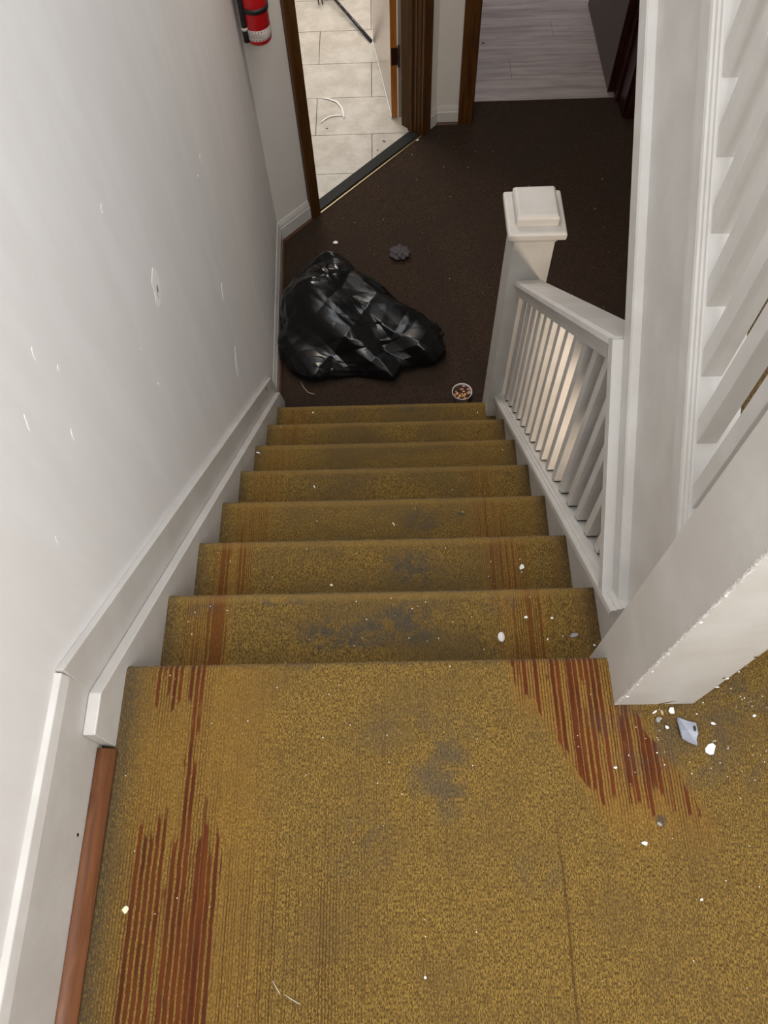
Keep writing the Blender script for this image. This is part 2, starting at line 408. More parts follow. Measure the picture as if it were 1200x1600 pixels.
wall_poly('wall_back_above', [(.35,-1.45),(.35,-1.35),(1.55,-1.35),(1.55,-1.45)], 2.6, 3.0, 'wall', 'landing wall over the window')
wall_poly('wall_right', [(2.056,-1.4),(2.056,1.9),(2.17,1.9),(2.17,-1.4)], -R_, 3.0, 'wall', 'right wall of the landing and upper flight')
wall_poly('wall_front', [(-.2,1.75),(2.17,1.75),(2.17,1.87),(-.2,1.87)], 1.0, 3.0, 'wall', 'upper wall over the hall opening')
tag(extrude_z('ceiling', [(-.2,-1.45),(2.17,-1.45),(2.17,1.87),(-.2,1.87)], 3.0, 3.1, 'ceiling_paint'), 'white ceiling over the stairwell', kind='structure')
tag(extrude_z('ceiling_hall', [(-.25,1.80),(2.5,1.80),(2.5,4.0),(-.25,4.0)], 1.02, 1.12, 'ceiling_paint'), 'ceiling of the lower hall', kind='structure')
win = empty('window_1', (.95,-1.38,1.3)); tag(win, 'landing window behind the viewer', kind='structure')
for x in (.35,.93,1.51): box('window_bar', x, x+.04, -1.41,-1.36, 1.3, 2.6, 'window_glazing_bar', win)
for z in (1.3,1.93,2.56): box('window_bar', .39, 1.51, -1.40,-1.37, z, z+.04, 'window_glazing_bar', win)

# tile room
tr = empty('floor_tiles', (0,3.6,ZF)); tag(tr, 'beige stone tile floor seen through the diagonal doorway', kind='structure')
side = Vector((NA.x, NA.y, 0)); seam = Vector(ang(0,-.03,0))
bm = bmesh.new(); bm_box(bm, -1.6, .95, 2.2, 6.0, ZF-.05, ZF-.004); cut(bm, seam, side); from_bm('grout_bed', bm, 'grout', tr)
rows = [2.78,3.098,3.410,3.727,4.040,4.360,4.68,5.0,5.32]
for i in range(len(rows)-1):
    off = .392 if i%2 == 0 else .083
    if i == 0: off = .083
    xs = [off + .615*j for j in range(-4,4)]
    if i%2 == 1: xs = [.393 + .615*j for j in range(-4,4)]
    else: xs = [.083 + .615*j for j in range(-4,4)]
    for x0 in xs:
        x1 = x0+.615
        if x1 < -1.4 or x0 > .9: continue
        bm = bmesh.new(); bm_box(bm, x0+.002, min(x1-.002,.93), rows[i]+.002, rows[i+1]-.002, ZF-.012, ZF+.001)
        try: cut(bm, seam, side)
        except Exception: pass
        if len(bm.faces) < 4: bm.free(); continue
        from_bm('tile', bm, 'tile', tr)
wall_poly('wall_tile_room', [(-1.6,5.3),(.95,5.3),(.95,5.4),(-1.6,5.4)], ZF-.05, 1.05, 'hall_wall_paint', 'far wall of the tiled room')
wall_poly('wall_tile_room_left', [(-1.7,2.4),(-1.6,2.4),(-1.6,5.4),(-1.7,5.4)], ZF-.05, 1.05, 'hall_wall_paint', 'left wall of the tiled room')
wall_poly('wall_between', [(.74,YB+.12),(.90,YB+.12),(.90,6.2),(.74,6.2)], ZF-.05, 1.05, 'hall_wall_paint', 'wall between the tiled room and the plank room')
# plank room
pr = empty('floor_planks', (1.4,4.5,ZF)); tag(pr, 'pale grey wood-look plank floor in the far room', kind='structure')
box('plank_bed', .88, 3.2, 3.655, 6.3, ZF-.05, ZF-.006, 'grout', pr)
y = 3.656; i = 0
while y < 6.2:
    xo = .88 - [.35,.9,.1,.62,.25][i%5]
    while xo < 3.2:
        a, b = max(xo,.88), min(xo+1.22, 3.2)
        if b-a > .02: box('plank', a+.0008, b-.0008, y+.0008, y+.186, ZF-.006, ZF+.002, 'plank', pr)
        xo += 1.22
    y += .187; i += 1
wall_poly('wall_plank_room', [(.88,6.2),(3.2,6.2),(3.2,6.3),(.88,6.3)], ZF-.05, 1.05, 'hall_wall_paint', 'far wall of the plank room')
wall_poly('wall_plank_room_right', [(3.2,3.6),(3.3,3.6),(3.3,6.3),(3.2,6.3)], ZF-.05, 1.05, 'hall_wall_paint', 'right wall of the plank room')

# casings, jambs, thresholds
c1 = empty('trim_1', ang(S1,0,ZF)); tag(c1, 'dark stained casing on the left of the diagonal doorway', kind='structure')
apan('casing_board', S1-.062, S1, 0, .020, ZF, ZF+2.05, 'dark_casing', c1, .003)
apan('jamb_board', S1-.012, S1+.010, -.125, .006, ZF, ZF+2.03, 'dark_casing', c1, .002)
c2 = empty('trim_2', ang(S2,0,ZF)); tag(c2, 'brown stained jamb and casing on the right of the diagonal doorway', kind='structure')
apan('casing_board', S2+.004, S2+.070, 0, .020, ZF, ZF+2.05, 'dark_casing', c2, .003)
apan('jamb_board', S2-.002, S2+.02, -.130, .004, ZF, ZF+2.03, 'jamb_wood', c2, .002)
apan('door_stop', S2-.014, S2, -.075, -.045, ZF, ZF+2.03, 'jamb_wood', c2, .003)
apan('jamb_bead', S2-.007, S2, -.030, -.020, ZF, ZF+2.03, 'dark_casing', c2, .002)
c3 = empty('trim_3', (.9,YB,ZF)); tag(c3, 'dark stained casing on the left of the plank room doorway', kind='structure')
box('casing_board', .868, .945, YB-.022, YB, ZF, ZF+2.05, 'dark_casing', c3, .003)
box('jamb_board', .935, .952, YB-.004, YB+.135, ZF, ZF+2.03, 'dark_casing', c3, .002)
c4 = empty('trim_4', (1.8,YB,ZF)); tag(c4, 'dark mahogany jamb and casing on the right of the plank room doorway', kind='structure')
box('jamb_board', 1.772, 1.795, YB-.004, 3.705, ZF, ZF+2.03, 'mahogany', c4, .002)
box('casing_board', 1.785, 1.865, YB-.022, YB, ZF, ZF+2.05, 'mahogany', c4, .003)
box('door_stop', 1.758, 1.773, YB+.13, YB+.205, ZF, ZF+2.03, 'mahogany', c4, .002)
th = empty('trim_5', ang(.7,0,ZF)); tag(th, 'black threshold strip with a thin pale metal edge across the diagonal doorway', kind='structure')
apan('threshold_strip', S1-.005, S2+.002, -.060, .000, ZF-.002, ZF+.006, 'threshold_metal', th, .002)
apan('threshold_edge', S1-.005, S2+.002, .012, .018, ZF-.002, ZF+.005, 'brass_edge', th)

# baseboards in the hall
def base_profile(h, d): return [(0,0),(d,0),(d,h*.68),(d*.75,h*.74),(d*.75,h*.80),(d*.45,h*.93),(d*.25,h),(0,h)]
def run_base(name, a, b, nrm, h, d, mat, z0, label, shoe=None):
    a, b, nrm = Vector((*a,0)), Vector((*b,0)), Vector((*nrm,0)).normalized()
    root = empty(name, (a.x,a.y,z0)); tag(root, label, kind='structure')
    f = lambda p: (lambda q, w: (p.x+nrm.x*q, p.y+nrm.y*q, z0+w))
    prism('board', base_profile(h,d), f(a), f(b), mat, root)
    if shoe:
        pr_ = [(d,0)] + [(d+shoe*math.cos(t), shoe*math.sin(t)) for t in (0,.4,.8,1.2,1.57)]
        prism('shoe_strip', pr_, f(a), f(b), 'shoe_dark', root)
    return root
woodmat('shoe_dark', (.040,.016,.008), (.085,.036,.016), .5, 'y')
run_base('baseboard_left', (XW-.006,1.60), (PA.x,PA.y), (1,.03), .115, .014, 'paint', ZF, 'white baseboard along the left hall wall behind the black bag', .014)
run_base('baseboard_corner', ang(0,0,0)[:2], ang(S1-.062,0,0)[:2], NA[:2], .115, .014, 'paint', ZF, 'short white baseboard on the diagonal wall under the extinguisher', .014)
run_base('baseboard_right', ang(S2+.070,0,0)[:2], ang(S_B+.006,0,0)[:2], NA[:2], .10, .014, 'paint', ZF, 'sliver of white baseboard on the diagonal wall right of the doorway')
run_base('baseboard_far', (PB.x,YB), (.868,YB), (0,-1), .10, .014, 'paint', ZF, 'short white baseboard between the two doorways', .012)
run_base('baseboard_hall_right', (1.865,3.51), (2.30,2.9), (-.61,-.435), .10, .014, 'paint', ZF, 'white baseboard right of the plank room doorway')

# doors
d1 = empty('door_1', (.53,3.53,ZF)); tag(d1, 'open door of the tiled room, beige face and orange varnished edge', kind='structure')
h0 = Vector((.504,3.527,0)); h1 = Vector((.404,4.212,0)); dd = (h1-h0).normalized(); dnn = Vector((dd.y,-dd.x,0))
def dpan(name, s0, s1, o0, o1, z0, z1, mat, parent, bevel=0):
    P = lambda s,o: tuple((h0+dd*s+dnn*o)[:2])
    return extrude_z(name, [P(s0,o0),P(s1,o0),P(s1,o1),P(s0,o1)], z0, z1, mat, parent, bevel)
dpan('door_slab', .004, .69, .0, .042, ZF+.012, ZF+2.0, 'door_face_paint', d1)
dpan('hinge_edge', 0, .0045, .0, .034, ZF+.012, ZF+2.0, 'door_edge_wood', d1)
dpan('bottom_edge', .002, .69, -.0025, .003, ZF+.006, ZF+.018, 'white_edge', d1)
hg = dpan('hinge', -.003, .001, .004, .040, ZF+.31, ZF+.40, 'hinge_metal', d1)
tube('hinge_knuckle', [tuple(h0+dd*-.004+dnn*.042+Vector((0,0,ZF+z))) for z in (.30,.41)], .007, 'hinge_metal', hg)
dpan('paint_line', -.001, .004, .034, .038, ZF+.012, ZF+2.0, 'white_edge', d1)
dpan('gap_strip', .01, .014, .042, .060, ZF+.002, ZF+2.0, 'gap_grey', d1)
d2 = empty('door_2', (1.74,3.7,ZF)); tag(d2, 'dark door standing open into the plank room', kind='structure')
box('door_slab', 1.722, 1.757, 3.700, 4.525, ZF+.010, ZF+2.0, 'dark_door_paint', d2, .002)
box('hinge_edge', 1.720, 1.760, 3.690, 3.7005, ZF+.010, ZF+2.0, 'mahogany', d2)
lathe('door_knob', [(0,0),(.012,0),(.012,.03),(.026,.045),(.026,.065),(0,.072)], (1.66,4.45,ZF+.92), 'steel', d2, 16)

# ================================================================== LOWER STAIRCASE
st = empty('staircase', (.45,0,ZF)); tag(st, 'flight of mustard carpeted steps going down to the dark hall', 'staircase')
for k in range(1,8):
    jit = 0.0
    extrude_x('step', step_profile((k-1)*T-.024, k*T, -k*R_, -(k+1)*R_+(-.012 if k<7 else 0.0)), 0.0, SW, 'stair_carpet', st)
# left skirt board (string) with mitred knee onto the landing
def tz(y): return -SL*y
sk = [(-.139,.0),(-.139,.098),(-.072,.100),(1.575,tz(1.575)+.048),(1.620,ZF+.02),(1.62,ZF),(1.40,ZF),(.0,-.26)]
o = extrude_x('skirt_board', sk, -.021, .0, 'paint', st, .0022)
# wall board behind it, following the stairs
bb = [(-.075,.004),(-.064,.208),(1.577,tz(1.577)+.152),(1.62,ZF+.105),(1.62,ZF),(1.45,ZF),(.0,-.2)]
extrude_x('wall_board', bb, XW, -.0215, 'paint', st, .0022)
o = box('nail_hole', -.0222,-.0212, 1.452,1.460, tz(1.456)+.118, tz(1.456)+.140, 'dark_hole', st)
# right side: panel under the railing
sp_ = [(.02,-.05),(.02,tz(.02)+.052),(1.47,tz(1.47)+.052),(1.47,ZF),(.02,ZF)]
extrude_x('side_panel', sp_, SW, .960, 'paint', st)

# landing baseboard and shoe
lb = empty('baseboard_landing', (-.03,-.6,0)); tag(lb, 'white baseboard along the left side of the landing', kind='structure')
prism('board', [(0,0),(.0145,0),(.0145,.180),(.010,.200),(0,.205)], lambda q,w:(XW-.001+q,-1.35,w), lambda q,w:(XW-.001+q,-.066,w), 'paint', lb, .0015)
sh = prism('shoe_moulding', [(-.0205,0.0)]+[(-.0205+.026*math.cos(a_), .002+.026*math.sin(a_)) for a_ in [i*math.pi/20 for i in range(11)]], lambda q,w:(q-.004 if q>-.02 else q,-1.35,w), lambda q,w:(q,-.146,w), 'shoe_wood', None, smooth=False)
for p_ in sh.data.polygons: p_.use_smooth = len(p_.vertices) == 4
tag(sh, 'bare brown wooden shoe moulding beside the landing carpet', 'moulding')
bm = bmesh.new(); bmesh.ops.create_icosphere(bm, subdivisions=2, radius=.0028, matrix=Matrix.Translation((-.0205,-.283,.052)) @ Matrix.Diagonal((.4,1,1,1)))
from_bm('nail_hole', bm, 'dark_hole', lb)

# ================================================================== RAILING OF THE LOWER FLIGHT
rl = empty('stair_railing', (.92,.8,-.6)); tag(rl, 'white painted railing of the lower flight with square balusters and a capped newel', 'railing')
W_END = -.137                                   # underside line of the upper string, measured along up()
def end_cut(w): return (Vector(up(0,w,0)), Vector(up(0,1,0)) - Vector(up(0,0,0)))
top_prof = [(.880,.512),(.882,.522),(.889,.5275),(.961,.5275),(.968,.522),(.970,.512),(.966,.506),(.961,.504),(.959,.495),(.953,.490),(.951,.472),(.899,.472),(.897,.490),(.891,.494),(.889,.504),(.884,.506)]
UE = (1.402/CD)                                  # roughly where rails meet the lower newel
tr_ = prism('top_rail', top_prof, lambda x,w: dn(x,w,-1.2), lambda x,w: dn(x,w,2.2), 'paint', rl, cuts=[(Vector((0,1.402,0)),Vector((0,1,0))), end_cut(W_END-.012)])
bot_prof = [(.880,.036),(.880,.049),(.8835,.053),(.8885,.053),(.8900,.057),(.8960,.057),(.8985,.062),(.965,.062),(.965,.036)]
br_ = prism('bottom_rail', bot_prof, lambda x,w: dn(x,w,-.6), lambda x,w: dn(x,w,2.4), 'paint', rl, cuts=[(Vector((0,1.402,0)),Vector((0,1,0))), (Vector((0,.092,0)),Vector((0,-1,0)))])
eb = prism('end_board', [(.880,W_END-.028),(.880,W_END-.002),(.882,W_END),(.965,W_END),(.965,W_END-.028)], lambda x,w: up(x,w,-.3), lambda x,w: up(x,w,1.2), 'paint', rl,
      cuts=[(Vector(dn(0,.524,0)), Vector(dn(0,1,0))-Vector(dn(0,0,0))), (Vector(dn(0,.052,0)), Vector(dn(0,-1,0))-Vector(dn(0,0,0)))])
BW = .0255
def baluster(y, x0=.906):
    bm = bmesh.new(); bm_box(bm, x0, x0+BW, y, y+BW, ZF, 1.0)
    pl = Vector(dn(0,.4,0))
    cut(bm, Vector(dn(0,.474,0)), Vector(dn(0,1,0))-Vector(dn(0,0,0)))
    try: cut(bm, Vector(up(0,W_END-.026,0)), Vector(up(0,1,0))-Vector(up(0,0,0)))
    except Exception: pass
    cut(bm, Vector(dn(0,.067,0)), Vector(dn(0,-1,0))-Vector(dn(0,0,0)))
    if len(bm.faces) < 4: bm.free(); return
    o = from_bm('baluster', bm, 'paint', rl, bevel=.0012)
    # gap under the foot, its shade painted as a near-black tenon that carries it
    bm = bmesh.new(); bm_box(bm, x0+.003, x0+BW-.003, y+.003, y+BW-.003, ZF, 1.0)
    cut(bm, Vector(dn(0,.070,0)), Vector(dn(0,1,0))-Vector(dn(0,0,0))); cut(bm, Vector(dn(0,.058,0)), Vector(dn(0,-1,0))-Vector(dn(0,0,0)))
    from_bm('tenon', bm, 'dark_hole', o)
for i in range(17): baluster(1.312 - .0697*i)
# lower newel
nw = from_bm('newel_post', (lambda b: (bm_box(b, .860,.986, 1.402,1.530, ZF, -.352), b)[1])(bmesh.new()), 'paint', rl, bevel=.003)
def ring_stack(name, cx, cy, levels, mat, parent, bevel=.002):
    bm = bmesh.new(); prev = None
    for hx, hy, z in levels:
        q = [bm.verts.new((cx+sx*hx, cy+sy*hy, z)) for sx,sy in ((-1,-1),(1,-1),(1,1),(-1,1))]
        if prev is None: bm.faces.new(q[::-1])
        else:
            for j in range(4): bm.faces.new((prev[j],prev[(j+1)%4],q[(j+1)%4],q[j]))
        prev = q
    bm.faces.new(prev); return from_bm(name, bm, mat, parent, bevel=bevel)
NCX, NCY = .923, 1.468
ring_stack('neck_moulding', NCX, NCY, [(.0635,.0645,-.376),(.068,.069,-.366),(.070,.071,-.358),(.077,.078,-.350),(.079,.080,-.345)], 'paint', nw, .0015)
cp = ring_stack('newel_cap', NCX, NCY, [(.079,.083,-.346),(.087,.093,-.343),(.088,.094,-.322),(.083,.090,-.317)], 'paint', nw, .004)
ring_stack('cap_block', NCX, NCY+.006, [(.064,.068,-.318),(.064,.068,-.290),(.057,.060,-.280)], 'paint', cp, .004)

# ================================================================== UPPER STAIRCASE
us = empty('staircase', (1.4,.5,0)); tag(us, 'carpeted upper flight rising behind the white balusters on the right', 'staircase')
for k in range(1,8):
    z = k*R_; yn = .012+(k-1)*T
    pts = [(2*yn+0.0-y_, z_) for y_, z_ in step_profile(yn-T-.03, yn, z, z-R_-(.012 if k>1 else 0.0))]
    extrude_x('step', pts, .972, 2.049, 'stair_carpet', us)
ur = empty('stair_railing', (.93,0,0)); tag(ur, 'white painted closed string with balusters rising from the chipped square newel on the right', 'railing')
front = (Vector((0,.028,0)), Vector((0,-1,0)))
back = (Vector((0,1.74,0)), Vector((0,1,0)))
prism('string_board', [(.915,-.132),(.915,.165),(.972,.165),(.972,-.132)], lambda x,w: up(x,w,-.6), lambda x,w: up(x,w,2.8), 'paint', ur, cuts=[front,back])
prism('string_edge_strip', [(.900,-.136),(.8985,-.132),(.8985,-.094),(.901,-.090),(.916,-.089),(.972,-.089),(.972,-.136)], lambda x,w: up(x,w,-.6), lambda x,w: up(x,w,2.8), 'paint', ur, cuts=[front,back])
prism('base_rail', [(.900,.140),(.900,.172),(.9015,.177),(.9045,.178),(.9055,.183),(.9085,.1845),(.9095,.189),(.912,.190),(.972,.190),(.972,.140)], lambda x,w: up(x,w,-.6), lambda x,w: up(x,w,2.8), 'paint', ur, cuts=[front,back])
prism('top_rail', [(.885,.73),(.885,.75),(.893,.765),(.965,.765),(.973,.75),(.973,.73),(.955,.705),(.903,.705)], lambda x,w: up(x,w,-.6), lambda x,w: up(x,w,2.8), 'paint', ur, cuts=[front,back])
for i in range(-1,22):
    y = .1145 + .0706*i
    if y < .036 or y > 1.68: continue
    x0 = .9135
    bm = bmesh.new(); bm_box(bm, x0, x0+.029, y, y+.027, -.3, 3.0)
    cut(bm, Vector(up(0,.706,0)), Vector(up(0,1,0))-Vector(up(0,0,0))); cut(bm, Vector(up(0,.188,0)), Vector(up(0,-1,0))-Vector(up(0,0,0)))
    o = from_bm('baluster', bm, 'paint', ur, bevel=.0012)
un = from_bm('newel_post', (lambda b: (bm_box(b, .857,.994, -.083,.041, -.46, 1.085), b)[1])(bmesh.new()), 'paint', ur, bevel=.003)
cpu = ring_stack('newel_cap', .9255, -.021, [(.080,.074,1.083),(.094,.088,1.090),(.094,.088,1.112),(.088,.082,1.118)], 'paint', un, .004)
ring_stack('cap_block', .9255, -.021, [(.066,.060,1.116),(.066,.060,1.145),(.060,.054,1.155)], 'paint', cpu, .004)
# soffit closing the underside of the upper flight
prism('soffit', [(.972,-.15),(.972,-.10),(2.05,-.10),(2.05,-.15)], lambda x,w: up(x,w,-.2), lambda x,w: up(x,w,2.6), 'paint', us, cuts=[(Vector((0,1.74,0)),Vector((0,1,0)))])

# chipped paint and marks on the near newel
def shard(name, loc, size, mat, parent=None, seed=0, thick=.0016, nrm=(0,0,1), curl=.15, asp=1.0, rot=None, n=8):
    r = random.Random(seed); nz = Vector(nrm).normalized()
    a = nz.orthogonal().normalized() if abs(nz.z) < .99 else Vector((1,0,0)); b = nz.cross(a)
    th = rot if rot is not None else r.uniform(0,6.28); a, b = a*math.cos(th)+b*math.sin(th), b*math.cos(th)-a*math.sin(th)
    p0 = Vector(loc); bm = bmesh.new(); bot, top = [], []
    for j in range(n):
        an = 2*math.pi*j/n + r.uniform(-.2,.2); rr = size*.5*r.uniform(.62,1.0)
        q = a*math.cos(an)*rr + b*math.sin(an)*rr*asp; lift = curl*abs(math.sin(an))*size*.5*r.uniform(.2,1)
        bot.append(bm.verts.new(p0+q+nz*lift)); top.append(bm.verts.new(p0+q*.93+nz*(lift+thick)))
    c0 = bm.verts.new(p0+nz*thick*.3); c1_ = bm.verts.new(p0+nz*thick*1.4)
    for j in range(n):
        k2 = (j+1)%n
        bm.faces.new((bot[j],bot[k2],top[k2],top[j])); bm.faces.new((top[j],top[k2],c1_)); bm.faces.new((bot[k2],bot[j],c0))
    return from_bm(name, bm, mat, parent)
rr_ = random.Random(3)
k = Mat('chipped_paint', .7, .2)
n1 = k.noise(k.pos, 160, 4, .6, .3); n2 = k.noise(k.pos, 70, 3)
c = k.mix(n1.step(.42,.58), (.50,.475,.44), (.70,.685,.655)); c = k.mix(n2.step(.60,.68)*n1.step(.40,.60), c, (.30,.24,.18))
k.color(c).bump(n1, .8, .003); M['chipped'] = k.m
bm = bmesh.new(); prev = None; NZ = 230
for i in range(NZ+1):                                 # ragged ridge of broken paint layers down the near corner
    z = .002 + 1.05*i/NZ; h = noise.noise(Vector((0,0,z*16)))*.5+.5; j1, j2 = rr_.random(), rr_.random()
    a_ = .0015 + .0065*h*j1; c_ = .0015 + .0080*h*j2; e_ = .0004+.0016*rr_.random()*h
    q = [bm.verts.new(p) for p in ((.8568,-.083+a_,z),(.8568-e_*.8,-.083+a_*.5,z),(.8570-e_*.2,-.0830-e_*.2,z),(.857+c_*.5,-.0832-e_*.8,z),(.857+c_,-.0832,z),(.860,-.080,z))]
    if prev:
        for m_ in range(6): bm.faces.new((prev[m_],prev[(m_+1)%6],q[(m_+1)%6],q[m_]))
    else: bm.faces.new(q[::-1])
    prev = q
bm.faces.new(prev); from_bm('chipped_edge', bm, 'chipped', un)
for i, z in enumerate((.06,.135,.21,.30,.43,.52)):
    shard('paint_flake', (.8585+rr_.uniform(0,.006), -.0834, z), rr_.uniform(.004,.008), 'chip_white', un, i, .0008, (0,-1,0), .03, .7)
shard('bare_patch', (.942,-.0832,.009), .040, 'bare_wood_brown', un, 5, .0004, (0,-1,0), 0, .14, 0.0, 12)
shard('bare_patch', (.985,-.0832,.165), .012, 'bare_wood_brown', un, 6, .0004, (0,-1,0), 0, .35, 0.6, 9)
for i in range(10):
    z = .12+.04*i+rr_.uniform(-.01,.01)
    shard('paint_flake', (.9935-rr_.uniform(0,.004), -.0834, z), rr_.uniform(.005,.010), rr_.choice(['chip_white','bare_wood_brown','gap_grey']), un, 40+i, .0010, (0,-1,0), .05, .5)

# scuffs on the left wall
def scuff(y, z, ly, lz, mat='bare_plaster', seed=0, tilt=0.0):
    shard('scuff', (XW-.0002, y, z), lz, mat, wl, seed, .0007, (1,0,0), 0, ly/lz, tilt, 11)
def wscuff(name, y, z, ln, wd, ang_, mat, seed):
    # long axis given as an angle in the wall plane (0 = horizontal along y, 90 = vertical)
    r = random.Random(seed); bm = bmesh.new(); ca, sa = math.cos(math.radians(ang_)), math.sin(math.radians(ang_)); n = 14
    pts = []
    for j in range(n):
        t = 2*math.pi*j/n; a_ = math.cos(t)*ln*.5*r.uniform(.8,1); b_ = math.sin(t)*wd*1.2*r.uniform(.5,1)
        pts.append((y + a_*ca - b_*sa, z + a_*sa + b_*ca))
    xw = XW
    bm_prism(bm, [(xw-.001,p,q) for p,q in pts], [(xw+.0006,p,q) for p,q in pts]); return from_bm(name, bm, mat, wl)
d = wscuff('plaster_dent', .846,.060,.098,.032,50,'bare_plaster',1)
for k_, (yy,zz,l_,w_) in enumerate(((.842,.050,.030,.013),(.838,.044,.014,.006))): 
    r = random.Random(k_); bm = bmesh.new(); pts = [(yy+math.cos(t)*l_*.5*math.cos(.9)-math.sin(t)*w_*.5*math.sin(.9), zz+math.cos(t)*l_*.5*math.sin(.9)+math.sin(t)*w_*.5*math.cos(.9)) for t in [6.283*j/10 for j in range(10)]]
    bm_prism(bm, [(XW+.0005,p,q) for p,q in pts], [(XW+.0010+.0005*k_,p,q) for p,q in pts]); from_bm('dent_mark', bm, ['gap_grey','chip_white'][k_], d)
for i, a_ in enumerate([(.749,.360,.020,.008,60,'chip_white'),(1.467,-.096,.020,.008,60,'chip_white'),(1.235,-.700,.11,.022,52,'bare_plaster'),(.649,.088,.030,.003,120,'bare_plaster'),
        (.335,.462,.024,.0045,65,'chip_white'),(.368,.386,.014,.005,60,'chip_white'),(.231,.438,.030,.0028,65,'bare_plaster'),(.655,-.04,.014,.004,110,'bare_plaster'),
        (.36,.62,.030,.003,70,'bare_plaster'),(.52,.70,.020,.003,60,'bare_plaster'),(1.31,-.45,.06,.010,55,'bare_plaster'),(.30,.30,.028,.003,65,'bare_plaster'),(.12,.28,.022,.003,70,'chip_white'),(-.15,.42,.022,.003,60,'chip_white'),(1.40,-.10,.010,.005,50,'chip_white')]):
    wscuff('scuff', *a_, 20+i)

# ================================================================== BLACK BAG
def tri(v): v = v - math.floor(v); return abs(v-.5)*2.0
def make_bag():
    outl = [(.198,2.375),(.295,2.345),(.379,2.27),(.49,2.165),(.595,2.075),(.690,1.985),(.699,1.885),(.647,1.80),(.503,1.785),(.462,1.735),(.327,1.735),(.205,1.745),(.03,1.78),(-.022,1.845),(-.034,1.974),(-.032,2.10),(.033,2.235),(.143,2.325)]
    c = Vector((.26,2.02)); pol = sorted(((math.atan2(y-c.y,x-c.x), math.hypot(x-c.x,y-c.y)) for x,y in outl))
    def Rad(t):
        t = (t+math.pi)%(2*math.pi)-math.pi
        for i in range(len(pol)):
            a0, r0 = pol[i]; a1, r1 = pol[(i+1)%len(pol)]
            if i == len(pol)-1: a1 += 2*math.pi
            for tt in (t, t+2*math.pi):
                if a0 <= tt < a1: f = (tt-a0)/(a1-a0); return r0+(r1-r0)*f
        return pol[0][1]
    NU, NV = 520, 230
    rb = random.Random(11); waves = []
    for lam, am in ((.42,.042),(.31,.036),(.24,.028),(.18,.022),(.13,.015),(.085,.008)):
        for _ in range(2 if lam > .15 else 1):
            d_ = Vector((rb.uniform(-1,1),rb.uniform(-1,1),rb.uniform(-.7,.7))).normalized(); waves.append((d_/lam, rb.random(), am))
    def crumple(p):
        q = p + noise.noise_vector(p*3)*.018
        s = 0
        for d_, ph, am in waves:
            mod = .62+.75*noise.noise(p*3+Vector((ph*40,0,0)))
            s += (tri(q.dot(d_)+ph)-.5)*am*mod
        return s
    prof = [(0,0.0),(.5,0.0),(.86,0.0),(.955,.04),(1.0,.18),(1.0,.36),(.95,.56),(.85,.74),(.68,.88),(.45,.965),(.2,.995),(0,1.0)]
    def PF(v):
        f = v*(len(prof)-1); i = min(int(f), len(prof)-2); f -= i
        return tuple(prof[i][k]+(prof[i+1][k]-prof[i][k])*f for k in (0,1))
    verts = []; faces = []
    for iv in range(NV+1):
        v = .18 + .82*iv/NV
        rho, hz = PF(v)
        for iu in range(NU):
            t = 2*math.pi*iu/NU; Rt = Rad(t)
            x = c.x+math.cos(t)*Rt*rho; y = c.y+math.sin(t)*Rt*rho
            H = .245*math.exp(-(((x-.17)/.30)**2+((y-2.10)/.30)**2)) + .115*math.exp(-(((x-.56)/.20)**2+((y-1.93)/.16)**2)) + .055
            z = hz*H
            nrm = Vector((math.cos(t)*(1-hz)*1.2, math.sin(t)*(1-hz)*1.2, .15+hz)).normalized()
            p = Vector((x,y,z))
            if hz > .001:
                p = p + nrm*crumple(p)*min(1,hz*6)
            p.z = max(p.z, .0); p.x = max(p.x, -.034)
            verts.append((p.x,p.y,ZF+p.z))
    for iv in range(NV):
        for iu in range(NU):
            a = iv*NU+iu; b = iv*NU+(iu+1)%NU; faces.append((a,b,b+NU,a+NU))
    faces.append(tuple(range(NU))[::-1]); faces.append(tuple(NV*NU+i for i in range(NU)))
    me = bpy.data.meshes.new('garbage_bag'); me.from_pydata(verts,[],faces)
    for p in me.polygons: p.use_smooth = True
    me.polygons[len(faces)-2].use_smooth = False
    return link('garbage_bag', me, 'bag')
bag = make_bag(); tag(bag, 'crumpled shiny black plastic garbage bag slumped on the brown hall carpet', 'garbage bag')
# knotted end on the right, a part of the bag
def crumpled_blob(name, c, rad, mat, parent, seed, amp=.35, sub=4):
    bm = bmesh.new(); bmesh.ops.create_icosphere(bm, subdivisions=sub, radius=1.0); r = random.Random(seed)
    ws = [(Vector((r.uniform(-1,1),r.uniform(-1,1),r.uniform(-1,1))).normalized()*r.uniform(.8,2.4), r.random(), r.uniform(.15,.5)) for _ in range(8)]
    for v in bm.verts:
        s = sum((tri(v.co.dot(d_)+ph)-.5)*a_ for d_,ph,a_ in ws)*amp
        q = v.co*(1+s); v.co = Vector((c[0]+q.x*rad[0], c[1]+q.y*rad[1], max(c[2]+q.z*rad[2], c[2]-rad[2]*.95)))
    return from_bm(name, bm, mat, parent, smooth=(sub>3))
crumpled_blob('knot', (.655,1.93,ZF+.052), (.055,.085,.05), 'bag', bag, 5, .35, 5)

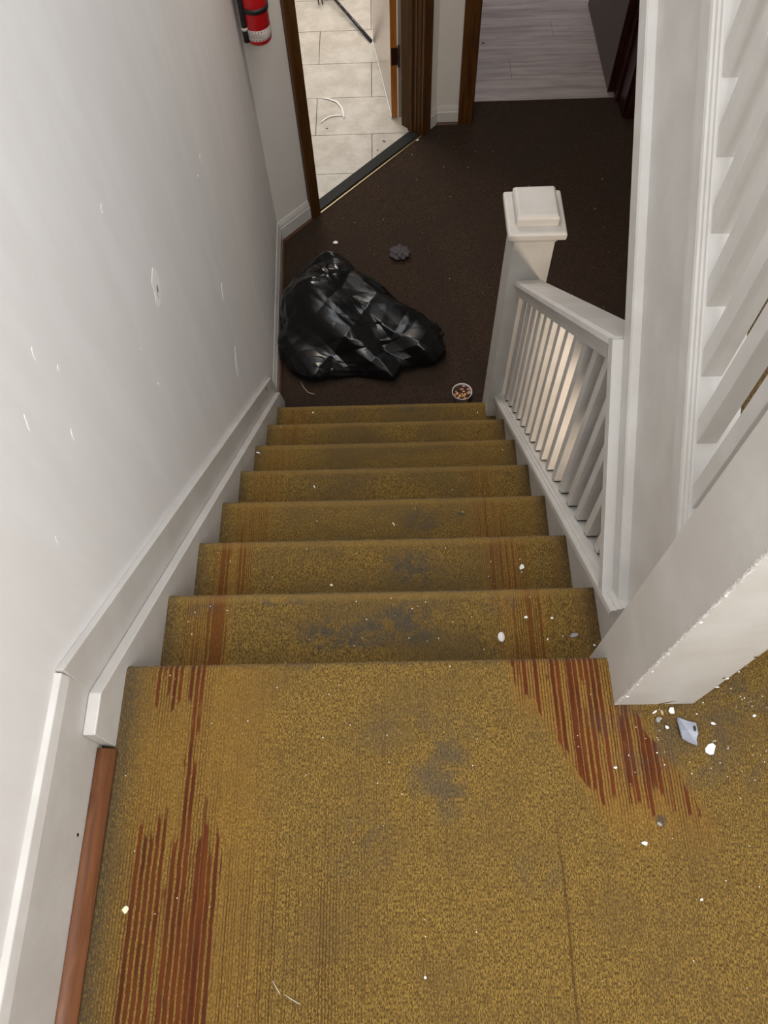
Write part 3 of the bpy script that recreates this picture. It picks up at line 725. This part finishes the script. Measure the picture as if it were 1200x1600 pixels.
# ================================================================== THINGS IN THE HALL
# fire extinguisher on the diagonal wall
EX, EY, EZ = .003, 2.568, -.440
fe = empty('fire_extinguisher', (EX,EY,EZ)); tag(fe, 'red fire extinguisher with a pale printed band hung on the diagonal wall', 'extinguisher')
er = .0485
lathe('cylinder', [(0,.004),(.030,.0),(.042,.003),(er,.013),(er,.300),(.044,.325),(.030,.345),(.018,.352),(.018,.370),(0,.370)], (EX,EY,EZ), 'red_enamel', fe, 48)
bd = lathe('label_band', [(er+.0003,.022),(er+.0006,.0225),(er+.0006,.061),(er+.0003,.0615)], (EX,EY,EZ), 'label_white', fe, 48)
for i in range(26):                                  # printed ticks along both edges of the band
    for z0, z1 in ((.0245,.0285),(.0545,.0585)):
        t = 2*math.pi*i/26; bm = bmesh.new(); a0, a1 = t, t+.09; r1 = er+.0009
        vs = [bm.verts.new((EX+r1*math.cos(a_), EY+r1*math.sin(a_), EZ+z_)) for a_, z_ in ((a0,z0),(a1,z0),(a1,z1),(a0,z1))]; bm.faces.new(vs)
        from_bm('label_tick', bm, 'label_print', bd)
for i in range(5):
    bm = bmesh.new(); r1 = er+.0009; z0 = .034+.004*i; N = 14
    t0 = -2.3; t1 = -2.3+[1.3,1.1,1.4,.9,1.2][i]
    q = [[bm.verts.new((EX+r1*math.cos(t0+(t1-t0)*j/N), EY+r1*math.sin(t0+(t1-t0)*j/N), EZ+z_)) for j in range(N+1)] for z_ in (z0,z0+.0012)]
    for j in range(N): bm.faces.new((q[0][j],q[0][j+1],q[1][j+1],q[1][j]))
    from_bm('label_line', bm, 'label_print', bd)
lathe('strap', [(er+.0005,.120),(er+.004,.121),(er+.004,.137),(er+.0005,.138)], (EX,EY,EZ), 'black_rubber', fe, 48)
hs = Vector((-.80,-.60,0))
tube('hose', [(EX+hs.x*(er+.006), EY+hs.y*(er+.006), EZ+z_) for z_ in (.016,.05,.10,.16,.22,.28)] + [(EX+hs.x*.04,EY+hs.y*.04,EZ+.35),(EX,EY,EZ+.375)], [.011,.0115,.010,.010,.010,.010,.010,.009], 'black_rubber', fe, 12)
tube('hose_clip', [(EX+hs.x*(er+.006), EY+hs.y*(er+.006), EZ+z_) for z_ in (.060,.070)], .0128, 'label_white', fe, 12)
lathe('valve', [(0,.368),(.020,.368),(.020,.392),(.012,.398),(.012,.415),(0,.415)], (EX,EY,EZ), 'steel', fe, 20)
box('lever', EX-.010, EX+.010, EY-.10, EY+.02, EZ+.415, EZ+.424, 'black_rubber', fe, .003)
box('carry_handle', EX-.010, EX+.010, EY-.09, EY+.02, EZ+.392, EZ+.399, 'black_rubber', fe, .002)
apan('bracket', .02, .16, .0, .012, EZ+.08, EZ+.30, 'black_rubber', fe, .002)
# plastic tub of scraps at the foot of the stairs
tb = empty('plastic_tub', (.784,1.625,ZF)); tag(tb, 'small round clear-rimmed tub of brown and orange scraps behind the last step', 'tub')
TX, TY = .784, 1.628
lathe('cup', [(0,.001),(.033,.001),(.034,.003),(.0425,.044),(.0445,.046),(.0445,.0485),(.042,.049),(.0405,.046),(.032,.005),(0,.005)], (TX,TY,ZF), 'tub_plastic', tb, 40)
lathe('contents_bed', [(0,.042),(.020,.0415),(.0398,.041),(.038,.034),(0,.034)], (TX,TY,ZF), 'tub_scrap_brown', tb, 24)
for i in range(34):
    a_, q_ = rnd.uniform(0,6.28), .035*math.sqrt(rnd.random()); yy = math.sin(a_)*q_
    mt = rnd.choice(['tub_scrap_pink','tub_scrap_orange','tub_scrap_cream','tub_scrap_pink'] if yy < -.004 else ['tub_scrap_brown','tub_scrap_brown','tub_scrap_pink','tub_scrap_cream'])
    shard('scrap', (TX+math.cos(a_)*q_, TY+yy, ZF+.041+rnd.uniform(0,.004)), rnd.uniform(.012,.022), mt, tb, 200+i, .002, (rnd.uniform(-.4,.4),rnd.uniform(-.4,.4),1), .5, .7)
# crumpled dusty scrap beyond the bag
o = crumpled_blob('dust_scrap', (.527,2.50,ZF+.017), (.046,.044,.018), 'lint_grey', None, 21, .45, 4); tag(o, 'dusty grey crumpled scrap on the brown carpet beyond the bag', 'scrap')
# rod tool in the tile room
rd = empty('garden_claw', (.395,4.225,ZF)); tag(rd, 'worn black metal rod with a small claw lying on the beige tiles', 'tool')
ra, rb2 = Vector((.392,4.232,ZF+.012)), Vector((.105,4.73,ZF+.05)); rdir = (rb2-ra).normalized()
tube('shaft', [ra, ra+(rb2-ra)*.5, rb2], .0095, 'rod_black', rd, 12)
for i in range(6): 
    f = .25+.13*i; shard('wear_mark', ra+(rb2-ra)*f+Vector((-.003,-.004,.0085)), .012, 'chip_grey', rd, 60+i, .001, (-.2,-.5,.8), 0, .4)
for i, sx in enumerate((-.035,-.012)):
    b0 = rb2 - rdir*.06; s_ = Vector((rdir.y,-rdir.x,0))*-1
    tube('claw', [b0, b0+Vector((sx-.02,-.01,.01)), b0+Vector((sx-.035,-.045,.0)), b0+Vector((sx-.03,-.07,-.03))], [.006,.006,.005,.003], 'rod_black', rd, 8)
# bent white plastic strips
o = tube('plastic_strip', [(.112,3.728,ZF+.004),(.150,3.715,ZF+.006),(.195,3.685,ZF+.007),(.222,3.640,ZF+.006),(.234,3.585,ZF+.005),(.238,3.545,ZF+.004)], .0058, 'white_plastic', None, 8, .35); tag(o, 'bent white plastic strip on the tiles, the longer curved piece', 'strip')
o = tube('plastic_strip', [(.108,3.512,ZF+.004),(.130,3.540,ZF+.005),(.160,3.563,ZF+.006),(.200,3.570,ZF+.005),(.236,3.566,ZF+.004)], .0048, 'white_plastic', None, 8, .35); tag(o, 'short white plastic strip lying nearest the doorway on the tiles', 'strip')
for i, (x_, y_, s_) in enumerate(((.424,3.274,.020),(.459,3.345,.026),(.144,3.466,.022),(.395,3.27,.010))):
    o = shard('tile_smudge', (x_,y_,ZF+.0012), s_, 'lint_grey', tr, 300+i, .0006, (0,0,1), 0, .5)
shard('floor_speck', (1.059,4.189,ZF+.0025), .022, 'dark_hole', pr, 310, .001, (0,0,1), 0, .6)

# ================================================================== SMALL DEBRIS
G = 'paint chips scattered on the stairs'
def chip(name, x, y, z, s, mat, label, cat='paint chip', asp=.75, seed=0, curl=.25, grp=None, rot=None):
    o = shard(name, (x,y,z+.0012), s, mat, None, seed, .0014, (0,0,1), curl, asp, rot); tag(o, label, cat, grp); return o
chip('paint_chip', 1.005,-.161,0,.027,'chip_white','largest white paint chip on the landing, right of the grey plastic scrap', seed=1, rot=1.2)
w_ = shard('plastic_scrap', (.972,-.130,.0015), .056, 'wrapper_grey', None, 2, .0025, (0,0,1), .45, .70, 1.9, 10); tag(w_, 'torn bluish grey plastic scrap on the carpet in front of the near newel', 'plastic scrap')
shard('print_mark', (.982,-.127,.0115), .012, 'black_rubber', w_, 3, .0006, (0,0,1), .1, .5)
chip('paint_chip', .952,-.095,0,.016,'chip_white','white paint chip touching the foot of the near newel', seed=4)
chip('paint_chip', .923,-.097,0,.013,'chip_white','thin white sliver at the foot of the near newel', asp=.3, seed=5, rot=.6)
chip('paint_chip', .935,-.098,0,.012,'chip_tan','tan paint flake beside the sliver at the near newel foot', asp=.5, seed=6)
chip('paint_chip', .939,-.123,0,.009,'chip_white','small white flake left of the grey plastic scrap', seed=7)
chip('paint_chip', .927,-.110,0,.014,'chip_grey','dull grey flake left of the grey plastic scrap', seed=8)
chip('paint_chip', 1.018,-.118,0,.011,'chip_white','small pale flake up and right of the grey plastic scrap', asp=.5, seed=9)
chip('paint_chip', 1.090,-.106,0,.008,'chip_white','tiny pale flake at the far right of the landing', asp=.6, seed=10)
chip('paint_chip', .843,-.187,0,.007,'chip_white','tiny white flake on the landing below the newel corner', seed=11)
chip('paint_chip', .872,-.303,0,.013,'chip_white','white paint chip at the lower end of the right red streaks', asp=.6, seed=12)
chip('paint_chip', .053,-.388,0,.0135,'chip_cream','cream paint chip on the left red streaks', seed=13, asp=.95)
chip('paint_chip', .946,-.384,0,.006,'chip_white','tiny flake low on the right side of the landing', seed=14)
chip('paint_chip', .517,-.483,0,.006,'chip_white','tiny flake at the bottom middle of the landing', seed=15)
chip('lint_speck', .900,-.275,0,.010,'chip_grey','dark grey lint speck among the right red streaks', 'lint', seed=16)
pb = Vector((.697,.101,-R_)); bm = bmesh.new(); bmesh.ops.create_icosphere(bm, subdivisions=3, radius=1.0)
for v in bm.verts: v.co = Vector((pb.x+v.co.x*.0075, pb.y+v.co.y*.011, pb.z+.0035+v.co.z*.004))
tag(from_bm('pebble', bm, 'tub_plastic', None, smooth=True), 'smooth pale oval pebble on the first step down', 'pebble')
chip('plastic_flake', .846,.102,-R_,.020,'chip_grey','crumpled translucent flake at the right end of the first step', 'flake', asp=.6, seed=17)
for x_, y_, n_, s_ in ((.791,.095,'middle',.007),(.752,.143,'left',.009),(.805,.140,'rear',.008),(.884,.081,'rightmost',.007)):
    chip('paint_chip', x_,y_,-R_,s_,'chip_white','%s of the small white flecks on the right of the first step' % n_, seed=int(x_*1000))
chip('paint_chip', .785,.334,-2*R_,.019,'chip_white','white paint chip on the right of the second step', seed=21)
chip('paint_chip', .329,.298,-2*R_,.011,'chip_cream','small cream chip on the left of the second step', seed=22)
chip('paint_sliver', .479,.548,-3*R_,.016,'chip_white','thin white sliver in the middle of the third step', 'paint sliver', asp=.25, seed=23, rot=2.1)
chip('paint_sliver', .234,.776,-4*R_,.014,'chip_white','thin white sliver on the left of the fourth step', 'paint sliver', asp=.35, seed=24, rot=2.1)
chip('paint_chip', .012,1.019,-5*R_,.017,'chip_white','white chip against the skirt board on the fifth step', asp=.45, seed=25, rot=-.4)
chip('paint_chip', .149,1.439,-7*R_,.011,'chip_white','small white chip on the left of the last step', seed=26)
chip('paint_chip', .826,1.419,-7*R_,.009,'chip_white','small pale chip on the right of the last step', asp=.5, seed=27)
chip('paint_chip', .206,2.595,ZF,.038,'chip_white','white chip on the brown carpet just beyond the bag', asp=.7, seed=28, rot=.2)
chip('paint_chip', .640,3.345,ZF,.028,'chip_white','white chip at the right end of the black threshold', seed=29)
tag(tube('straw', [(.288,-.485,.002),(.294,-.493,.003),(.301,-.503,.002)], .0009, 'hair', None, 6), 'short pale straw near the bottom of the landing, upper of two', 'straw')
tag(tube('straw', [(.308,-.503,.002),(.318,-.509,.003),(.331,-.515,.002)], .0009, 'hair', None, 6), 'short pale straw near the bottom of the landing, lower of two', 'straw')
tag(tube('thread', [(.062,1.74,ZF+.003),(.078,1.705,ZF+.005),(.10,1.675,ZF+.004),(.130,1.664,ZF+.003)], .0016, 'hair', None, 6), 'loose pale thread on the brown carpet in front of the bag', 'thread')
# uncountable specks
def specks(name, pts, mat, label):
    bm = bmesh.new(); r = random.Random(99)
    for x_, y_, z_, s_ in pts:
        a_ = r.uniform(0,6.28); e_ = r.uniform(.35,1)
        q = [(x_+math.cos(a_+t)*s_*(1 if j%2 == 0 else e_), y_+math.sin(a_+t)*s_*(1 if j%2 == 0 else e_)) for j, t in enumerate((0,1.57,3.14,4.71))]
        b_ = [bm.verts.new((p[0],p[1],z_)) for p in q]; t_ = [bm.verts.new((p[0],p[1],z_+.0016)) for p in q]
        bm.faces.new(t_)
        for j in range(4): bm.faces.new((b_[j],b_[(j+1)%4],t_[(j+1)%4],t_[j]))
    o = from_bm(name, bm, mat); tag(o, label, 'specks', kind='stuff'); return o
r = random.Random(5); pts = []
for _ in range(75): pts.append((r.uniform(.02,1.25), r.uniform(-.56,-.01), .0, r.uniform(.0006,.0014)))
for _ in range(60): pts.append((r.gauss(1.0,.09), r.gauss(-.13,.05), .0, r.uniform(.0006,.0016)))
pts = [p for p in pts if p[1] < -.005 and not (.85 < p[0] < 1.0 and p[1] > -.09)]
for _ in range(80):
    k_ = r.choice([1,1,1,2,2,3,4,5,6,7]); pts.append((r.uniform(.02,.87), (k_-1)*T+r.uniform(.03,T-.015), -k_*R_, r.uniform(.0008,.0017)))
specks('paint_specks', pts, 'chip_white', 'tiny pale paint specks scattered over the mustard carpet')
pts = [(r.uniform(.0,1.6), r.uniform(1.75,3.4), ZF, r.uniform(.0012,.0035)) for _ in range(70)]
pts = [p for p in pts if (Vector((p[0],p[1],0))-Vector(ang(0,.03,0))).dot(NA) > 0 and not (-.05 < p[0] < .72 and p[1] < 2.4)]
specks('floor_specks', pts, 'chip_tan', 'tiny crumbs scattered over the brown hall carpet')
